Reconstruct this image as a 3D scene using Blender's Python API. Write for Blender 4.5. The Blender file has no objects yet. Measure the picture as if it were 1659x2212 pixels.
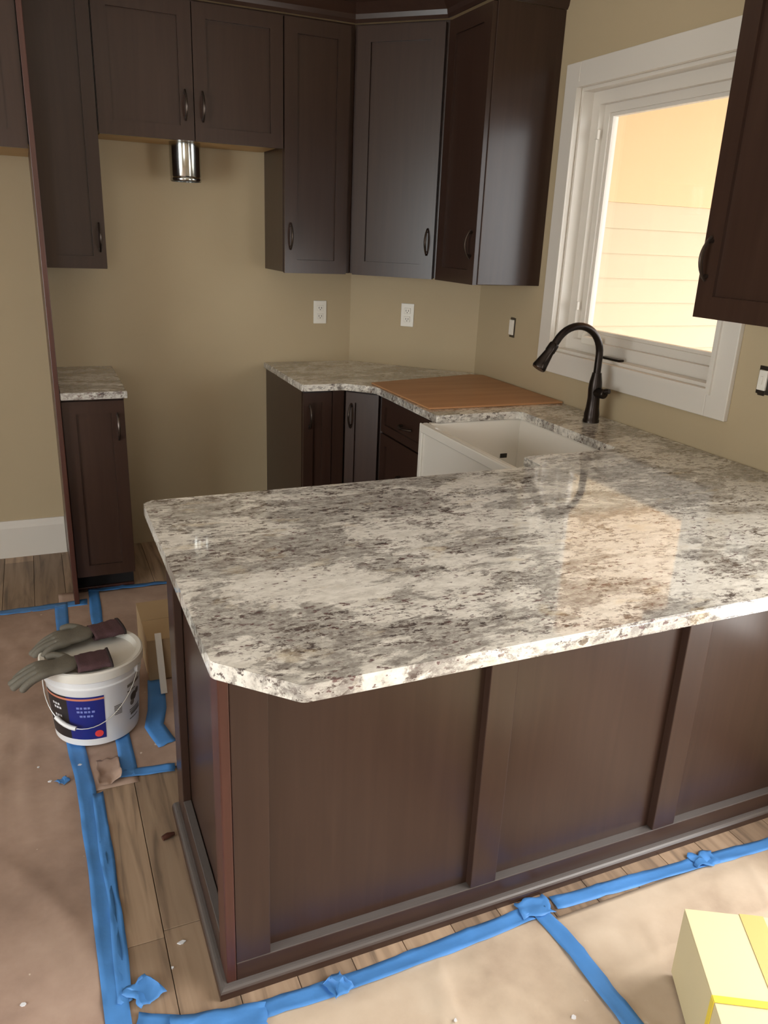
import bpy, bmesh, math, random
from mathutils import Vector, Matrix, noise
random.seed(7)
scene = bpy.context.scene
COL = scene.collection

# ------------------------------------------------------------------ camera
CAM = Vector((-0.2431, -1.2573, 1.5443)); YAW, PITCH, ROLL, FPX = 0.4208, -0.3373, 0.0431, 1695.7
fw = Vector((math.sin(YAW)*math.cos(PITCH), math.cos(YAW)*math.cos(PITCH), math.sin(PITCH)))
rt = Vector((math.cos(YAW), -math.sin(YAW), 0)); up = rt.cross(fw)
r2 = math.cos(ROLL)*rt + math.sin(ROLL)*up; u2 = -math.sin(ROLL)*rt + math.cos(ROLL)*up
cd = bpy.data.cameras.new('camera'); cam = bpy.data.objects.new('camera', cd); COL.objects.link(cam)
cam.matrix_world = Matrix(((r2.x, u2.x, -fw.x, CAM.x), (r2.y, u2.y, -fw.y, CAM.y), (r2.z, u2.z, -fw.z, CAM.z), (0, 0, 0, 1)))
cd.sensor_fit = 'VERTICAL'; cd.sensor_height = 24.0; cd.lens = FPX*24.0/2212; cd.clip_start = .02
scene.camera = cam

# ------------------------------------------------------------------ world, lights, exposure
vs = scene.view_settings
vs.view_transform = 'Standard'; vs.look = 'None'; vs.gamma = 1; vs.use_curve_mapping = False
vs.exposure = 0.25
world = bpy.data.worlds.new('sky'); scene.world = world; world.use_nodes = True
bg = world.node_tree.nodes['Background']; bg.inputs[0].default_value = (.94, .98, 1.0, 1); bg.inputs[1].default_value = 5.0

def area(name, loc, direction, sx, sy, watts, color):
    l = bpy.data.lights.new(name, 'AREA'); l.shape = 'RECTANGLE'; l.size = sx; l.size_y = sy; l.energy = watts; l.color = color
    o = bpy.data.objects.new(name, l); COL.objects.link(o); o.location = loc
    o.rotation_euler = Vector(direction).to_track_quat('-Z', 'Z').to_euler(); return o
# daylight through the glass doors and windows of the open room behind the camera
area('daylight_patio_door', (-3.08, -1.15, 1.15), (1, 0, 0), 2.0, 1.9, 40, (.92, 1.0, .98))
area('daylight_side_door', (1.70, -1.17, 1.15), (-1, 0, 0), 1.45, 1.9, 54, (1.0, .98, .95))
area('daylight_rear_window', (-1.6, -3.88, 1.5), (0, 1, 0), 1.2, 1.2, 5, (.93, .97, 1.0))

# ------------------------------------------------------------------ helpers
def lin(c):
    return tuple(((v/255)/12.92 if v/255 <= .04045 else ((v/255+.055)/1.055)**2.4) for v in c) + (1,)
class MB:
    def __init__(s): s.bm = bmesh.new()
    def box(s, x0, x1, y0, y1, z0, z1, bev=0.0, mat=None):
        vs_ = [s.bm.verts.new(v) for v in ((x0,y0,z0),(x1,y0,z0),(x1,y1,z0),(x0,y1,z0),(x0,y0,z1),(x1,y0,z1),(x1,y1,z1),(x0,y1,z1))]
        fs = [s.bm.faces.new([vs_[i] for i in f]) for f in ((3,2,1,0),(4,5,6,7),(0,1,5,4),(1,2,6,5),(2,3,7,6),(3,0,4,7))]
        if mat is not None: bmesh.ops.transform(s.bm, matrix=mat, verts=vs_)
        if bev > 0:
            es = list({e for f in fs for e in f.edges})
            bmesh.ops.bevel(s.bm, geom=es, offset=bev, segments=2, affect='EDGES', profile=.5)
        return s
    def prism(s, pts, z0, z1, bev=0.0):
        lo = [s.bm.verts.new((p[0], p[1], z0)) for p in pts]; hi = [s.bm.verts.new((p[0], p[1], z1)) for p in pts]
        n = len(pts); fs = [s.bm.faces.new(list(reversed(lo))), s.bm.faces.new(hi)]
        for i in range(n): fs.append(s.bm.faces.new((lo[i], lo[(i+1) % n], hi[(i+1) % n], hi[i])))
        if bev > 0:
            es = list({e for f in fs[:2] for e in f.edges})
            bmesh.ops.bevel(s.bm, geom=es, offset=bev, segments=3, affect='EDGES', profile=.5)
        return s
    def tube(s, pts, r, seg=10, cap=True, r_list=None):
        pts = [Vector(p) for p in pts]; rings = []
        prev = None
        for i, p in enumerate(pts):
            d = (pts[min(i+1, len(pts)-1)] - pts[max(i-1, 0)]).normalized()
            if prev is None:
                a = Vector((0,0,1)) if abs(d.z) < .9 else Vector((1,0,0))
                n = d.cross(a).normalized()
            else:
                n = (prev - d*prev.dot(d)).normalized()
            prev = n; b = d.cross(n)
            rr = r_list[i] if r_list else r
            rings.append([s.bm.verts.new(p + (n*math.cos(t) + b*math.sin(t))*rr) for t in [2*math.pi*k/seg for k in range(seg)]])
        for i in range(len(rings)-1):
            for k in range(seg):
                s.bm.faces.new((rings[i][k], rings[i][(k+1) % seg], rings[i+1][(k+1) % seg], rings[i+1][k]))
        if cap:
            s.bm.faces.new(list(reversed(rings[0]))); s.bm.faces.new(rings[-1])
        return s
    def lathe(s, prof, c=(0,0,0), seg=40, cap0=False, cap1=False):
        rings = []
        for r, z in prof:
            rings.append([s.bm.verts.new((c[0]+r*math.cos(2*math.pi*k/seg), c[1]+r*math.sin(2*math.pi*k/seg), c[2]+z)) for k in range(seg)])
        for i in range(len(rings)-1):
            for k in range(seg):
                s.bm.faces.new((rings[i][k], rings[i][(k+1) % seg], rings[i+1][(k+1) % seg], rings[i+1][k]))
        if cap0: s.bm.faces.new(list(reversed(rings[0])))
        if cap1: s.bm.faces.new(rings[-1])
        return s
    def quad_grid(s, f, nu, nv):
        g = [[s.bm.verts.new(f(i/nu, j/nv)) for j in range(nv+1)] for i in range(nu+1)]
        for i in range(nu):
            for j in range(nv): s.bm.faces.new((g[i][j], g[i+1][j], g[i+1][j+1], g[i][j+1]))
        return s
    def ring(s, u0, u1, z0, z1, fl_, ft_, fb_, d0, d1, axis='y', bev=.002):
        """one connected rectangular frame: side width fl_, top ft_, bottom fb_, from depth d0 to d1"""
        def P(u, d, z): return (u, d, z) if axis == 'y' else (d, u, z)
        o = [(u0, z0), (u1, z0), (u1, z1), (u0, z1)]; i = [(u0+fl_, z0+fb_), (u1-fl_, z0+fb_), (u1-fl_, z1-ft_), (u0+fl_, z1-ft_)]
        v = [[s.bm.verts.new(P(a, d, z)) for a, z in q] for q, d in ((o, d0), (i, d0), (o, d1), (i, d1))]
        fs = []
        for k in range(4):
            n = (k+1) % 4
            for q in ((v[0][k], v[0][n], v[1][n], v[1][k]), (v[2][n], v[2][k], v[3][k], v[3][n]), (v[0][n], v[0][k], v[2][k], v[2][n]), (v[1][k], v[1][n], v[3][n], v[3][k])): fs.append(s.bm.faces.new(q))
        if bev:
            es = [e for e in {e for f in fs for e in f.edges} if len(e.link_faces) == 2 and e.calc_face_angle(0) > .5]
            bmesh.ops.recalc_face_normals(s.bm, faces=fs)
            bmesh.ops.bevel(s.bm, geom=es, offset=bev, segments=2, affect='EDGES', profile=.5)
        return s
    def mesh(s, name, m, smooth=None):
        bmesh.ops.recalc_face_normals(s.bm, faces=s.bm.faces)
        me = bpy.data.meshes.new(name); s.bm.to_mesh(me); s.bm.free()
        if m is not None: me.materials.append(m)
        if smooth is not None:
            me.set_sharp_from_angle(angle=math.radians(smooth)); 
            for p in me.polygons: p.use_smooth = True
        return me
    def build(s, name, m, parent=None, smooth=None):
        o = bpy.data.objects.new(name, s.mesh(name, m, smooth)); COL.objects.link(o)
        if parent: o.parent = parent
        return o
def tag(o, label=None, cat=None, group=None, kind=None):
    if label: o['label'] = label
    if cat: o['category'] = cat
    if group: o['group'] = group
    if kind: o['kind'] = kind
    return o
def thing(name, label, cat, loc=(0,0,0), rz=0, group=None):
    o = bpy.data.objects.new(name, None); COL.objects.link(o); o.empty_display_size = .05
    o.location = loc; o.rotation_euler = (0, 0, rz); return tag(o, label, cat, group)

# ------------------------------------------------------------------ materials
def new_mat(name):
    m = bpy.data.materials.new(name); m.use_nodes = True
    nt = m.node_tree; b = nt.nodes['Principled BSDF']; return m, nt, b
def plain(name, c, rough=.5, metal=0, coat=0, bump=0, bscale=80, spec=.5, var=0.0, vscale=3):
    m, nt, b = new_mat(name)
    b.inputs['Base Color'].default_value = lin(c); b.inputs['Roughness'].default_value = rough; b.inputs['Metallic'].default_value = metal
    b.inputs['Specular IOR Level'].default_value = spec
    if coat: b.inputs['Coat Weight'].default_value = coat; b.inputs['Coat Roughness'].default_value = .08
    tc = nt.nodes.new('ShaderNodeTexCoord')
    n = nt.nodes.new('ShaderNodeTexNoise'); n.inputs['Scale'].default_value = vscale; n.inputs['Detail'].default_value = 4
    nt.links.new(tc.outputs['Object'], n.inputs['Vector'])
    mx = nt.nodes.new('ShaderNodeMix'); mx.data_type = 'RGBA'
    c2 = tuple(max(0, min(255, v*(1-var))) for v in c)
    mx.inputs[6].default_value = lin(c); mx.inputs[7].default_value = lin(c2)
    nt.links.new(n.outputs[0], mx.inputs[0]); nt.links.new(mx.outputs[2], b.inputs['Base Color'])
    if bump:
        n2 = nt.nodes.new('ShaderNodeTexNoise'); n2.inputs['Scale'].default_value = bscale
        nt.links.new(tc.outputs['Object'], n2.inputs['Vector'])
        bp = nt.nodes.new('ShaderNodeBump'); bp.inputs['Strength'].default_value = bump; bp.inputs['Distance'].default_value = .002
        nt.links.new(n2.outputs[0], bp.inputs['Height']); nt.links.new(bp.outputs[0], b.inputs['Normal'])
    return m
def ramp(nt, src, stops):
    r = nt.nodes.new('ShaderNodeValToRGB'); e = r.color_ramp.elements
    while len(e) < len(stops): e.new(.5)
    for k, (p, c) in enumerate(stops):
        e[k].position = p; e[k].color = c if len(c) == 4 else lin(c)
    nt.links.new(src, r.inputs[0]); return r
def wood(name, c1, c2, rough, coat, axis='Z', sc=1.0, spec=.5):
    m, nt, b = new_mat(name)
    tc = nt.nodes.new('ShaderNodeTexCoord'); mp = nt.nodes.new('ShaderNodeMapping')
    s = {'Z': (22, 22, 1.2), 'X': (1.2, 22, 22), 'Y': (22, 1.2, 22)}[axis]
    mp.inputs['Scale'].default_value = tuple(v*sc for v in s)
    nt.links.new(tc.outputs['Object'], mp.inputs[0])
    n = nt.nodes.new('ShaderNodeTexNoise'); n.inputs['Scale'].default_value = 2.2; n.inputs['Detail'].default_value = 6; n.inputs['Distortion'].default_value = .6
    nt.links.new(mp.outputs[0], n.inputs['Vector'])
    r = ramp(nt, n.outputs[0], [(.3, c1), (.72, c2)])
    nt.links.new(r.outputs[0], b.inputs['Base Color'])
    b.inputs['Roughness'].default_value = rough; b.inputs['Specular IOR Level'].default_value = spec
    b.inputs['Coat Weight'].default_value = coat; b.inputs['Coat Roughness'].default_value = .16
    return m
def granite():
    m, nt, b = new_mat('granite')
    L = nt.links
    tc = nt.nodes.new('ShaderNodeTexCoord'); mp = nt.nodes.new('ShaderNodeMapping')
    mp.inputs['Rotation'].default_value = (0, 0, math.radians(-12)); mp.inputs['Scale'].default_value = (1, 2.0, 1.6)
    L.new(tc.outputs['Object'], mp.inputs[0])
    def nz(scale, det, rough=.5, dist=0, off=0):
        n = nt.nodes.new('ShaderNodeTexNoise'); n.inputs['Scale'].default_value = scale; n.inputs['Detail'].default_value = det
        n.inputs['Roughness'].default_value = rough; n.inputs['Distortion'].default_value = dist
        if off:
            a = nt.nodes.new('ShaderNodeVectorMath'); a.operation = 'ADD'; a.inputs[1].default_value = (off, off*.7, 0)
            L.new(mp.outputs[0], a.inputs[0]); L.new(a.outputs[0], n.inputs['Vector'])
        else: L.new(mp.outputs[0], n.inputs['Vector'])
        return n.outputs[0]
    def mix(fac, a, bb):
        x = nt.nodes.new('ShaderNodeMix'); x.data_type = 'RGBA'
        L.new(fac, x.inputs[0])
        for sock, v in ((x.inputs[6], a), (x.inputs[7], bb)):
            if isinstance(v, tuple): sock.default_value = lin(v)
            else: L.new(v, sock)
        return x.outputs[2]
    def rm(src, a, bb, inv=False):
        r = nt.nodes.new('ShaderNodeMapRange'); r.inputs[1].default_value = a; r.inputs[2].default_value = bb
        if inv: r.inputs[3].default_value = 1; r.inputs[4].default_value = 0
        L.new(src, r.inputs[0]); return r.outputs[0]
    def mul(a, bb):
        x = nt.nodes.new('ShaderNodeMath'); x.operation = 'MULTIPLY'; L.new(a, x.inputs[0])
        if isinstance(bb, float): x.inputs[1].default_value = bb
        else: L.new(bb, x.inputs[1])
        return x.outputs[0]
    def add(a, bb):
        x = nt.nodes.new('ShaderNodeMath'); x.operation = 'ADD'; x.use_clamp = True; L.new(a, x.inputs[0]); L.new(bb, x.inputs[1]); return x.outputs[0]
    big = nz(3.2, 12, .72, .35)                      # ragged drifts of grey in cream
    grey = rm(big, .475, .515)
    fine = nz(24, 8, .75, .2, 3.1)
    col = mix(rm(fine, .36, .64), (240, 235, 226), (210, 204, 194))
    greyc = mix(rm(nz(30, 8, .78, .2, 9.2), .42, .58), (192, 187, 178), (134, 128, 122))
    col = mix(mul(grey, .88), col, greyc)
    fl = mul(rm(nz(26, 7, .72, .2, 51.), .54, .575), rm(nz(4.0, 5, .6, .3, 61.), .42, .55))
    col = mix(mul(fl, .75), col, (140, 133, 126))    # grey flecks in the cream
    clus = rm(nz(5.5, 8, .72, .3, 5.7), .48, .58)    # clusters of dark grains
    sp1 = rm(nz(40, 7, .72, .1, 12.3), .53, .56)
    dk = mul(sp1, add(mul(clus, .85), mul(grey, .40)))
    col = mix(dk, col, (98, 87, 82))
    sp2 = mul(rm(nz(32, 6, .66, .15, 17.7), .59, .62), rm(nz(4.5, 6, .68, .3, 27.1), .45, .54))
    col = mix(mul(sp2, .9), col, (74, 63, 61))
    gar = mul(rm(nz(64, 4, .55, .1, 21.), .60, .64), rm(nz(7, 3, .5, 0, 33.), .43, .56))
    col = mix(mul(gar, .85), col, (98, 68, 68))
    tan = mul(rm(nz(9, 4, .6, .3, 44.), .60, .72), .4)
    col = mix(tan, col, (208, 188, 152))
    L.new(col, b.inputs['Base Color'])
    b.inputs['Roughness'].default_value = .06; b.inputs['IOR'].default_value = 1.55
    b.inputs['Coat Weight'].default_value = .35; b.inputs['Coat Roughness'].default_value = .03
    return m
def paper_mat(name, c1, c2, c3):
    m, nt, b = new_mat(name); L = nt.links
    tc = nt.nodes.new('ShaderNodeTexCoord')
    n = nt.nodes.new('ShaderNodeTexNoise'); n.inputs['Scale'].default_value = 3.2; n.inputs['Detail'].default_value = 7; n.inputs['Roughness'].default_value = .62
    L.new(tc.outputs['Object'], n.inputs['Vector'])
    r = ramp(nt, n.outputs[0], [(.3, c1), (.52, c2), (.74, c3)])
    # scattered plaster splashes
    v = nt.nodes.new('ShaderNodeTexNoise'); v.inputs['Scale'].default_value = 34; v.inputs['Detail'].default_value = 2
    L.new(tc.outputs['Object'], v.inputs['Vector'])
    g = ramp(nt, v.outputs[0], [(.755, (0, 0, 0, 1)), (.775, (1, 1, 1, 1))])
    mx = nt.nodes.new('ShaderNodeMix'); mx.data_type = 'RGBA'; L.new(g.outputs[0], mx.inputs[0])
    L.new(r.outputs[0], mx.inputs[6]); mx.inputs[7].default_value = lin((214, 198, 182))
    L.new(mx.outputs[2], b.inputs['Base Color']); b.inputs['Roughness'].default_value = .75
    n2 = nt.nodes.new('ShaderNodeTexNoise'); n2.inputs['Scale'].default_value = 9; n2.inputs['Detail'].default_value = 3
    L.new(tc.outputs['Object'], n2.inputs['Vector'])
    bp = nt.nodes.new('ShaderNodeBump'); bp.inputs['Strength'].default_value = .35; bp.inputs['Distance'].default_value = .01
    L.new(n2.outputs[0], bp.inputs['Height']); L.new(bp.outputs[0], b.inputs['Normal'])
    return m
def plank_mat():
    m, nt, b = new_mat('floor_plank_wood'); L = nt.links
    tc = nt.nodes.new('ShaderNodeTexCoord'); mp = nt.nodes.new('ShaderNodeMapping'); mp.inputs['Scale'].default_value = (16, 1.3, 1)
    oi = nt.nodes.new('ShaderNodeObjectInfo')
    ad = nt.nodes.new('ShaderNodeVectorMath'); ad.operation = 'ADD'
    L.new(tc.outputs['Object'], ad.inputs[0]); L.new(oi.outputs['Location'], ad.inputs[1]); L.new(ad.outputs[0], mp.inputs[0])
    n = nt.nodes.new('ShaderNodeTexNoise'); n.inputs['Scale'].default_value = 2; n.inputs['Detail'].default_value = 7; n.inputs['Distortion'].default_value = .7
    L.new(mp.outputs[0], n.inputs['Vector'])
    r = ramp(nt, n.outputs[0], [(.3, (128, 111, 96)), (.5, (178, 154, 131)), (.72, (197, 173, 149))])
    mx = nt.nodes.new('ShaderNodeMix'); mx.data_type = 'RGBA'; mx.blend_type = 'MULTIPLY'
    rr = ramp(nt, oi.outputs['Random'], [(0, (205, 200, 196)), (1, (255, 250, 245))])
    mx.inputs[0].default_value = 1; L.new(r.outputs[0], mx.inputs[6]); L.new(rr.outputs[0], mx.inputs[7])
    L.new(mx.outputs[2], b.inputs['Base Color']); b.inputs['Roughness'].default_value = .5
    return m

def dusty():
    """dark cabinet wood with building dust settled on its upward faces"""
    m = wood('dusty_cabinet', (52, 35, 28), (59, 41, 33), .28, .0, 'X', spec=.45); nt = m.node_tree; b = nt.nodes['Principled BSDF']
    src = b.inputs['Base Color'].links[0].from_socket
    g = nt.nodes.new('ShaderNodeNewGeometry'); sp = nt.nodes.new('ShaderNodeSeparateXYZ'); nt.links.new(g.outputs['True Normal'], sp.inputs[0])
    n = nt.nodes.new('ShaderNodeTexNoise'); n.inputs['Scale'].default_value = 25
    mr = nt.nodes.new('ShaderNodeMapRange'); mr.inputs[1].default_value = .25; mr.inputs[2].default_value = .9; mr.inputs[4].default_value = .6; nt.links.new(sp.outputs[2], mr.inputs[0])
    ml = nt.nodes.new('ShaderNodeMath'); ml.operation = 'MULTIPLY'; nt.links.new(mr.outputs[0], ml.inputs[0])
    nr = nt.nodes.new('ShaderNodeMapRange'); nr.inputs[1].default_value = .2; nr.inputs[2].default_value = .5; nr.inputs[3].default_value = .6; nt.links.new(n.outputs[0], nr.inputs[0]); nt.links.new(nr.outputs[0], ml.inputs[1])
    mx = nt.nodes.new('ShaderNodeMix'); mx.data_type = 'RGBA'; nt.links.new(ml.outputs[0], mx.inputs[0]); nt.links.new(src, mx.inputs[6]); mx.inputs[7].default_value = lin((116, 112, 110))
    nt.links.new(mx.outputs[2], b.inputs['Base Color']); return m
M = {}
M['wall'] = plain('beige_wall_paint', (187, 168, 136), .75, bump=.12, bscale=220, var=.03)
M['ceiling'] = plain('ceiling_paint', (208, 202, 192), .9)
M['trim'] = plain('white_trim_paint', (222, 214, 203), .38, var=.02)
M['cab'] = wood('espresso_cabinet', (52, 35, 28), (59, 41, 33), .28, .0, spec=.45)
M['cabx'] = wood('espresso_cabinet_rail', (52, 35, 28), (59, 41, 33), .28, .0, 'X', spec=.45)
M['cab_edge'] = wood('reddish_cabinet_edge', (66, 37, 29), (80, 46, 37), .32, .0)
M['dusty'] = dusty(); M['carcass'] = wood('natural_maple_underside', (186, 150, 96), (206, 170, 114), .55, .1, 'X')
M['dark'] = plain('toe_kick_black', (22, 16, 14), .7)
M['bronze'] = plain('oil_rubbed_bronze', (58, 50, 46), .3, metal=.85, var=.3, vscale=30)
M['handle'] = plain('bronze_pull', (84, 74, 68), .3, metal=.9)
M['granite'] = granite()
M['fireclay'] = plain('white_fireclay', (232, 226, 216), .16, coat=.5)
M['steel'] = plain('steel_drain', (110, 106, 100), .3, metal=1)
M['galv'] = plain('galvanised_steel', (205, 205, 200), .16, metal=1, var=.15, vscale=12)
M['plastic'] = plain('white_plastic_plate', (236, 230, 218), .35)
M['slot'] = plain('dark_slot', (40, 36, 32), .6)
M['hardboard'] = wood('brown_board', (172, 122, 80), (190, 140, 96), .6, .15, 'X', .5)
M['tape'] = plain('blue_painters_tape', (84, 150, 224), .55, bump=.3, bscale=60, var=.16, vscale=14)
M['paper'] = paper_mat('rosin_paper', (146, 121, 107), (174, 147, 131), (192, 166, 149))
M['paper2'] = paper_mat('rosin_paper_pale', (172, 150, 130), (200, 180, 158), (214, 196, 175))
M['plank'] = plank_mat()
M['subfloor'] = plain('subfloor', (70, 56, 46), .8)
M['pail'] = plain('white_pail_plastic', (238, 238, 240), .32, var=.02)
M['lid'] = plain('pail_lid_plastic', (234, 229, 220), .4, var=.04)
M['card'] = plain('cardboard', (178, 150, 114), .75, var=.06, vscale=8)
M['cardy'] = plain('yellow_carton', (214, 199, 158), .7, var=.03, vscale=8)
M['packtape'] = plain('packing_tape', (206, 180, 116), .25, coat=.3)
M['strap'] = plain('yellow_strapping', (232, 206, 66), .35)
M['glove'] = plain('grey_glove_rubber', (122, 116, 104), .7, bump=.4, bscale=300, var=.25, vscale=25)
M['cuff'] = plain('maroon_knit_cuff', (92, 62, 66), .9, bump=.5, bscale=400, var=.3, vscale=40)
M['dkcuff'] = plain('cuff_hem_dark', (44, 32, 32), .9)
M['siding'] = plain('peach_lap_siding', (210, 193, 164), .6, var=.02)
M['soffit'] = plain('peach_porch_ceiling', (226, 184, 134), .6, var=.03)
M['frieze'] = plain('peach_frieze_paint', (224, 190, 146), .6, var=.02); M['concrete'] = plain('concrete_pad', (190, 186, 178), .85, var=.1)
M['navy'] = plain('label_navy', (32, 40, 124), .35)
M['black'] = plain('label_black', (42, 38, 40), .4)
M['orange'] = plain('label_orange', (210, 130, 104), .4)
M['red'] = plain('label_red', (232, 70, 70), .4)
M['pale'] = plain('label_pale_blue', (124, 136, 206), .4)
M['white'] = plain('label_white', (226, 226, 230), .4)
M['grey'] = plain('label_grey', (118, 112, 106), .5)
M['wire'] = plain('bail_wire', (210, 208, 204), .3, metal=.8)
def glass_mat():
    m, nt, b = new_mat('window_glass')
    b.inputs['Base Color'].default_value = (1, 1, 1, 1); b.inputs['Roughness'].default_value = 0
    tr = nt.nodes.new('ShaderNodeBsdfTransparent'); gl = nt.nodes.new('ShaderNodeBsdfGlossy'); gl.inputs['Roughness'].default_value = .02
    lw = nt.nodes.new('ShaderNodeLayerWeight'); lw.inputs[0].default_value = .5
    pw = nt.nodes.new('ShaderNodeMath'); pw.operation = 'POWER'; pw.inputs[1].default_value = 4; nt.links.new(lw.outputs['Facing'], pw.inputs[0])
    fr = nt.nodes.new('ShaderNodeMath'); fr.operation = 'MULTIPLY_ADD'; fr.inputs[1].default_value = .6; fr.inputs[2].default_value = .03; nt.links.new(pw.outputs[0], fr.inputs[0])
    mx = nt.nodes.new('ShaderNodeMixShader')
    nt.links.new(fr.outputs[0], mx.inputs[0]); nt.links.new(tr.outputs[0], mx.inputs[1]); nt.links.new(gl.outputs[0], mx.inputs[2])
    nt.links.new(mx.outputs[0], nt.nodes['Material Output'].inputs[0]); return m
M['glass'] = glass_mat()

# ------------------------------------------------------------------ dimensions
W, D, S = 1.766, 2.684, .488           # window wall x, back wall y, cut corner
XL, XR = .062, .824                    # range gap
CZ, CB = .914, .884                    # counter top / underside
UZ, UT = 1.373, 2.40                   # wall cabinets
XMIN, YMIN, CEIL = -3.2, -4.0, 2.74
T225 = math.tan(math.radians(22.5))

# ------------------------------------------------------------------ room shell
def struct(o): o['kind'] = 'structure'; return o
fl = struct(MB().box(XMIN, W, YMIN, D, -.06, -.013).build('floor', M['subfloor']))
PWID = .127
plank_meshes = {}
def plank_mesh(L_, w):
    k = (round(L_, 3), round(w, 3))
    if k not in plank_meshes:
        plank_meshes[k] = MB().box(-w/2+.0008, w/2-.0008, -L_/2+.0008, L_/2-.0008, -.0125, 0, .0012).mesh('plank', M['plank'])
    return plank_meshes[k]
def planks(x0, x1, y0, y1, L_=1.22):
    nx = int(math.ceil((x1-x0)/PWID-1e-6))
    for i in range(nx):
        xa = x0+i*PWID; w = min(PWID, x1-xa)
        if w < .01: continue
        y = y0; first = L_*(.25+.75*random.random())
        while y < y1-.01:
            ln = min(first, y1-y); first = L_
            o = bpy.data.objects.new('plank', plank_mesh(ln, w)); COL.objects.link(o); o.parent = fl
            o.location = (xa+w/2, y+ln/2, 0); y += ln
planks(-1.5, W, -1.4, D)
MBx = MB(); MBx.box(XMIN, W, YMIN, -1.4, -.013, 0); MBx.box(XMIN, -1.5, -1.4, D, -.013, 0); 
mo = MBx.build('rear_boards', M['plank'], fl)
struct(MB().box(XMIN-.1, W+.1, YMIN-.1, D+.1, CEIL, CEIL+.1).build('ceiling', M['ceiling']))
struct(MB().box(XMIN, W-S, D, D+.12, -.06, CEIL).build('wall_back', M['wall']))
struct(MB().prism([(W-S, D), (W, D-S), (W+.12, D-S), (W+.12, D+.12), (W-S, D+.12)], -.06, CEIL).build('wall_corner', M['wall']))
# window wall with the kitchen window and a side door further along
WY0, WY1, WZ0, WZ1 = .659, 1.547, 1.119, 2.11
DY0, DY1, DZ1 = -1.95, -.40, 2.15
def wall_pieces(rects, axis, a, b2):
    m = MB()
    for (u0, u1, z0, z1) in rects:
        if axis == 'x': m.box(a, b2, u0, u1, z0, z1)
        else: m.box(u0, u1, a, b2, z0, z1)
    return m
struct(wall_pieces([(YMIN, DY0, -.06, CEIL), (DY0, DY1, DZ1, CEIL), (DY1, WY0, -.06, CEIL), (WY0, WY1, -.06, WZ0), (WY0, WY1, WZ1, CEIL), (WY1, D-S, -.06, CEIL)], 'x', W, W+.15).build('wall_right', M['wall']))
struct(wall_pieces([(YMIN, -2.15, -.06, CEIL), (-2.15, -.15, 2.15, CEIL), (-.15, D+.12, -.06, CEIL)], 'x', XMIN-.12, XMIN).build('wall_left', M['wall']))
struct(wall_pieces([(XMIN, -2.25, -.06, CEIL), (-2.25, -.95, -.06, .85), (-2.25, -.95, 2.15, CEIL), (-.95, W, -.06, CEIL)], 'y', YMIN-.12, YMIN).build('wall_rear', M['wall']))
# baseboard in the fridge recess
bb = MB(); prof = [(0, 0), (.016, 0), (.016, .15), (.012, .165), (.008, .185), (0, .185)]
for sx in (0,):
    lo = [bb.bm.verts.new((-2.6, D-p[0], p[1])) for p in prof]; hi = [bb.bm.verts.new((-.202, D-p[0], p[1])) for p in prof]
    for i in range(6): bb.bm.faces.new((lo[i], lo[(i+1) % 6], hi[(i+1) % 6], hi[i]))
    bb.bm.faces.new(lo); bb.bm.faces.new(list(reversed(hi)))
struct(bb.build('baseboard_back', M['trim']))

# ---- doors and windows behind the camera (sources of the daylight)
def frame_rect(name, axis, pos, u0, u1, z0, z1, w, depth, mull):
    e = bpy.data.objects.new(name, None); COL.objects.link(e); e['kind'] = 'structure'
    def bar(nm, a0, a1, b0, b1):
        m = MB()
        if axis == 'x': m.box(pos, pos+depth, a0, a1, b0, b1, .003)
        else: m.box(a0, a1, pos, pos+depth, b0, b1, .003)
        m.build(nm, M['trim'], e)
    bar('jamb', u0, u0+w, z0, z1); bar('jamb', u1-w, u1, z0, z1); bar('head', u0+w, u1-w, z1-w, z1); bar('sill', u0+w, u1-w, z0, z0+w)
    for k in range(1, mull):
        c = u0+(u1-u0)*k/mull; bar('mullion', c-w/2, c+w/2, z0+w, z1-w)
    return e
frame_rect('door_1', 'x', XMIN-.08, -2.15, -.15, -.0, 2.15, .08, .06, 2)
frame_rect('door_2', 'x', W+.06, DY0, DY1, 0, DZ1, .09, .06, 2)
frame_rect('window_2', 'y', YMIN-.1, -2.25, -.95, .85, 2.15, .07, .06, 2)

# ---- kitchen window: casing, jambs, sash, glass
w1 = bpy.data.objects.new('window_1', None); COL.objects.link(w1); w1['kind'] = 'structure'
def rect_frame(name, x0, x1, y0, y1, z0, z1, t, m, bev=.003):
    b_ = MB().ring(y0, y1, z0, z1, t, t, t, x0, x1, 'x', bev)
    return b_.build(name, m, w1)
for nm, y0, y1, z0, z1 in (('side_casing', .569, .659, 1.029, 2.20), ('side_casing', 1.547, 1.637, 1.029, 2.20), ('head_casing', .659, 1.547, 2.11, 2.20), ('apron_casing', .659, 1.547, 1.029, 1.119)):
    MB().box(W-.018, W, y0, y1, z0, z1, .003).build(nm, M['trim'], w1)
rect_frame('inner_bead', W-.026, W-.017, .641, 1.565, 1.101, 2.128, .018, M['trim'], .004)
rect_frame('jamb_liner', W, W+.148, .659, 1.547, 1.119, 2.11, .012, M['trim'])
rect_frame('window_frame', W+.05, W+.14, .671, 1.535, 1.131, 2.098, .045, M['trim'])
rect_frame('sash', W+.075, W+.12, .716, 1.49, 1.176, 2.053, .03, M['trim'])
rect_frame('glazing_bead', W+.085, W+.11, .746, 1.46, 1.206, 2.023, .012, M['trim'], .002)
MB().box(W+.095, W+.101, .75, 1.456, 1.21, 2.02).build('glass_pane', M['glass'], w1)
for z in (1.29, 1.93): MB().box(W+.042, W+.055, 1.476, 1.494, z, z+.035, .003).build('hinge', M['trim'], w1)
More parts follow.
